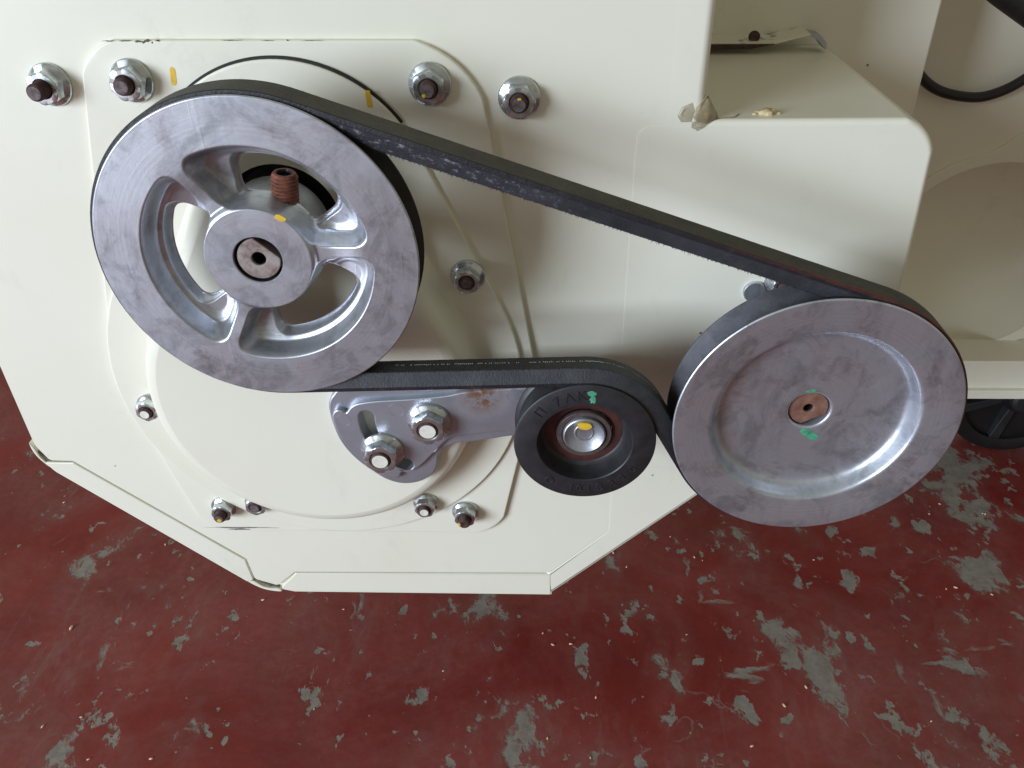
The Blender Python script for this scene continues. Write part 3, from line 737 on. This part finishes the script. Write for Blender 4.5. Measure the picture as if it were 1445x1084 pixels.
# frayed cord fibres along the inner front edge and the pale stitching thread
vs, fs = [], []
def hair(p, d, l, w_):
    s = d.cross(Vector((0, 1, 0)));  s = s.normalized()*w_ if s.length > 1e-4 else Vector((w_, 0, 0))
    i = len(vs); yv = Vector((0, w_, 0))
    for q in (p-s, p+s, p+yv, p+d*l): vs.append(tuple(q))
    fs.extend([(i, i+1, i+3), (i+1, i+2, i+3), (i+2, i, i+3)])
tot = len(path)
for i, (p, n_) in enumerate(path):
    q = path[(i+1) % tot][0]
    for _ in range(7):
        t_ = random.random(); b = p.lerp(q, t_)
        l = random.uniform(.3, .9) if random.random() < .9 else random.uniform(.9, 1.8)
        y_ = YB - random.uniform(5.3, 6.3)
        hair(Vector((b.x - n_.x*9.9, y_, b.y - n_.y*9.9)), Vector((-n_.x + random.uniform(-.6, .6), random.uniform(-.8, .1), -n_.y + random.uniform(-.6, .6))).normalized(), l, .15)
    if random.random() < .6:
        b = p.lerp(q, random.random())
        hair(Vector((b.x, YB + random.choice((-8.1, 7.9)), b.y)), Vector((n_.x + random.uniform(-.8, .8), random.uniform(-.5, .5), n_.y)).normalized(), random.uniform(.3, .8), .06)
o = mesh('frayed_fibre', vs, fs, 'fibre', belt, False); o['kind'] = 'stuff'
vs, fs = [], []
i0 = next(i for i, (p, n_) in enumerate(path) if i > 60 and n_.y < -.8 and p.x < 24 and p.y > -262)
k = 0
for i in range(tot):
    p, n_ = path[i]
    if n_.y > -.55 or p.x > 56 or p.x < -75: continue
    q, n2 = path[(i+1) % tot]
    for t_ in (0, .33, .66):
        if random.random() < .3: continue
        b = p.lerp(q, t_); nb = n_.lerp(n2, t_).normalized(); tn = Vector((nb.y, -nb.x))
        L, W_ = random.uniform(.2, .4), .09; y_ = YB + .8 + random.uniform(-.2, .2)
        c0 = (b.x - nb.x*(HB+.02), b.y - nb.y*(HB+.02)); i_ = len(vs)
        for (dx, dy, dh) in ((-L, -W_, 0), (L, W_*.2, 0), (L, W_*2.4, 0), (-L, W_*1.2, 0), (-L*.6, .1, .22), (L*.6, .25, .22)):
            vs.append((c0[0]+tn.x*dx - nb.x*dh, y_+dy, c0[1]+tn.y*dx - nb.y*dh))
        fs += [(i_, i_+1, i_+5, i_+4), (i_+1, i_+2, i_+5), (i_+2, i_+3, i_+4, i_+5), (i_+3, i_, i_+4)]
o = mesh('stitching', vs, fs, 'thread', belt, False); o['kind'] = 'stuff'

# ------------------------------------------------------------------ details round the box
def lump(name, c, rad, mat, parent=None, sub=3, jag=.3, seed=1):
    bm = bmesh.new(); bmesh.ops.create_icosphere(bm, subdivisions=sub, radius=1)
    rnd = random.Random(seed); off = [Vector((rnd.uniform(-1, 1), rnd.uniform(-1, 1), rnd.uniform(-1, 1))).normalized() for _ in range(9)]
    for v in bm.verts:
        d = 1 + sum(jag*max(0, v.co.normalized().dot(o_))**6*(1 if i % 2 else -.7) for i, o_ in enumerate(off))
        v.co = Vector((v.co.x*rad[0]*d*MM, v.co.y*rad[1]*d*MM, v.co.z*rad[2]*d*MM)) + Vector(pt(*c))
    me = bpy.data.meshes.new(name); bm.to_mesh(me); bm.free(); me.shade_smooth(); me.materials.append(M[mat])
    o = bpy.data.objects.new(name, me); col.objects.link(o)
    if parent is not None: o.parent = parent
    return o
sb = thing('sealant_blob', 'dried brownish sealant blob in the corner where panel meets the box', 'sealant')
def film(name, apex, loop, mat, parent, y_push=1.2):
    """dried film of sealant: a low uneven cone over a loop of points"""
    vs, fs = [], []; n = len(loop); A = Vector(apex); rows = 7
    rnd = random.Random(5)
    for k in range(rows+1):
        t_ = k/rows
        for i in range(n):
            p = Vector(loop[i]).lerp(A, t_**1.1); b = math.sin(t_*math.pi)*y_push
            vs.append((p.x + rnd.uniform(-.25, .25)*(1-t_), p.y - b + rnd.uniform(-.2, .2)*(0 < k < rows), p.z + rnd.uniform(-.25, .25)*(1-t_)))
    for k in range(rows):
        for i in range(n): fs.append((k*n+i, k*n+(i+1) % n, (k+1)*n+(i+1) % n, (k+1)*n+i))
    return mesh(name, vs, fs, mat, parent, True, 80)
film('film', (84.0, -.4, -116.0), [(78.5, -1.4, -122), (77.2, -1.5, -127), (79.5, -1.9, -129.0), (84, -2.4, -129.6), (88, -.5, -129), (91.5, 3, -128.2), (88.5, 7, -128), (85, 8, -122), (84.2, 4, -116)], 'glue', sb, 1.4)
film('smear', (73, -1.35, -124), [(76.5, -1.2, -119.5), (78, -1.2, -124), (77, -1.2, -129.5), (71.5, -1.2, -129), (69.6, -1.2, -126), (71.5, -1.2, -121.5)], 'gluepale', sb, .1)
film('drip', (81, -1.5, -131), [(77, -1.3, -129), (86, -1.4, -129.5), (84.5, -1.4, -132), (80.5, -1.4, -133.6), (77, -1.4, -132)], 'gluepale', sb, .05)
tube('strand', smooth_path([(88, 0, -128.6), (93, 2, -128.4), (99, 3, -128.2), (103, 9, -128.2)], 6), .35, 'glue', sb, 8)
wx = thing('wax_crumb', 'beige crumb lying on top of the box near its front edge', 'crumb')
for i, (dx, dy, r_) in enumerate(((0, 0, 2.8), (3.6, 1.4, 2.3), (-3.6, 1, 1.7), (1.6, -2.2, 2.0), (6.6, .4, 1.4), (-5.6, -.6, 1.0))):
    lump('crumb_piece', (116.5+dx*1.05, 9+dy, -128.2), (r_*1.2, r_, r_*.9), 'wax', wx, 2, .45, 30+i)
th = thing('thin_bracket', 'thin metal tab with a dark bolt at the back of the box top', 'bracket')
slab('tab', rounded([(80, -121.2), (80, -123.4), (140, -123.4, 1), (152, -122.6), (173, -117.6), (173.2, -116.6), (152, -121.0), (140, -121.8, 1)]), 166, 142, 'worn', th, bev=.2, seg=1)
slab('tab_edge', [(80, -122.2), (80, -125.2), (136, -125.2), (142, -123.9), (151, -122.6), (138, -122.4)], 142, 140.2, 'rustdark', th, bev=.1, seg=1)
slab('curled_end', rounded([(173, -116.6, 1), (180, -117.4, 3), (185, -122.6, 2), (185.4, -127.5, .5), (180, -121.8, 3), (173, -117.6, 1)]), 156, 143, 'bracket', th, bev=.2, seg=1)
lathe('bolt', [(3.6, 0), (3.6, 2.0), (3.2, 2.6), (.01, 2.7)], (139, -119.4), 150, 'rustdark', th, 24)
hs = tube('hose', smooth_path([(262, 262, -100), (270, 246, -132), (283, 240, -154), (294, 240, -169.5), (312.6, 240, -180.3), (338.3, 240, -184.6), (356, 240, -180.7), (372, 240, -171.2), (392, 240, -152), (410, 244, -120)], 8), 3.9, 'hose')
tag(hs, 'thin black hose hanging in a loop right of the box', 'hose')
h2 = tube('hose', smooth_path([(296, 200, -92), (312, 200, -102.5), (338, 200, -117.5), (380, 205, -141)], 6), 7.5, 'hose')
tag(h2, 'thick black hose crossing the upper right corner', 'hose')

# ------------------------------------------------------------------ transport wheel under the rail
wl = thing('transport_wheel', 'black plastic wheel on the floor behind the dished pulley', 'wheel')
cw = (524, -524.5)
lathe('tyre', [(60, 0), (66, 3), (73, 2.5), (75.5, -2), (75.5, -26), (73, -31), (60, -31)], cw, 318, 'tyre', wl, 72, 35)
lathe('rim_disc', [(61, -6), (22, -12), (20, 2), (10, 3), (.01, 3)], cw, 318, 'tyre', wl, 48, 35)
for i in range(6):
    a = R(18 + 60*i); u, v = Vector((math.cos(a), math.sin(a))), Vector((-math.sin(a), math.cos(a)))
    P = [Vector(cw)+u*18+v*4, Vector(cw)+u*62+v*6, Vector(cw)+u*62-v*6, Vector(cw)+u*18-v*4]
    slab('spoke', [tuple(p) for p in P], 330, 318.5, 'spoke', wl, bev=1.2)
lathe('axle_cap', [(15, -4), (15, 8), (12, 11), (.01, 12)], cw, 316, 'spoke', wl, 32)

# ------------------------------------------------------------------ loose grains on the floor
bm = bmesh.new()
for i in range(150):
    x, y_ = random.uniform(-.55, .6), random.uniform(-.42, .35); s = random.uniform(.0006, .0013)
    if random.random() < .06: s *= 1.7
    m_ = Matrix.Translation((x, y_, s*.45)) @ Matrix.Rotation(random.uniform(0, 6.28), 4, 'Z') @ Matrix.Diagonal((s*1.8, s*.8, s*.6, 1))
    bmesh.ops.create_icosphere(bm, subdivisions=1, radius=1, matrix=m_)
me = bpy.data.meshes.new('grain_debris'); bm.to_mesh(me); bm.free(); me.shade_smooth(); me.materials.append(M['grain'])
o = bpy.data.objects.new('grain_debris', me); col.objects.link(o); o['kind'] = 'stuff'
o['label'] = 'tiny pale grains scattered over the red floor'; o['category'] = 'grains'
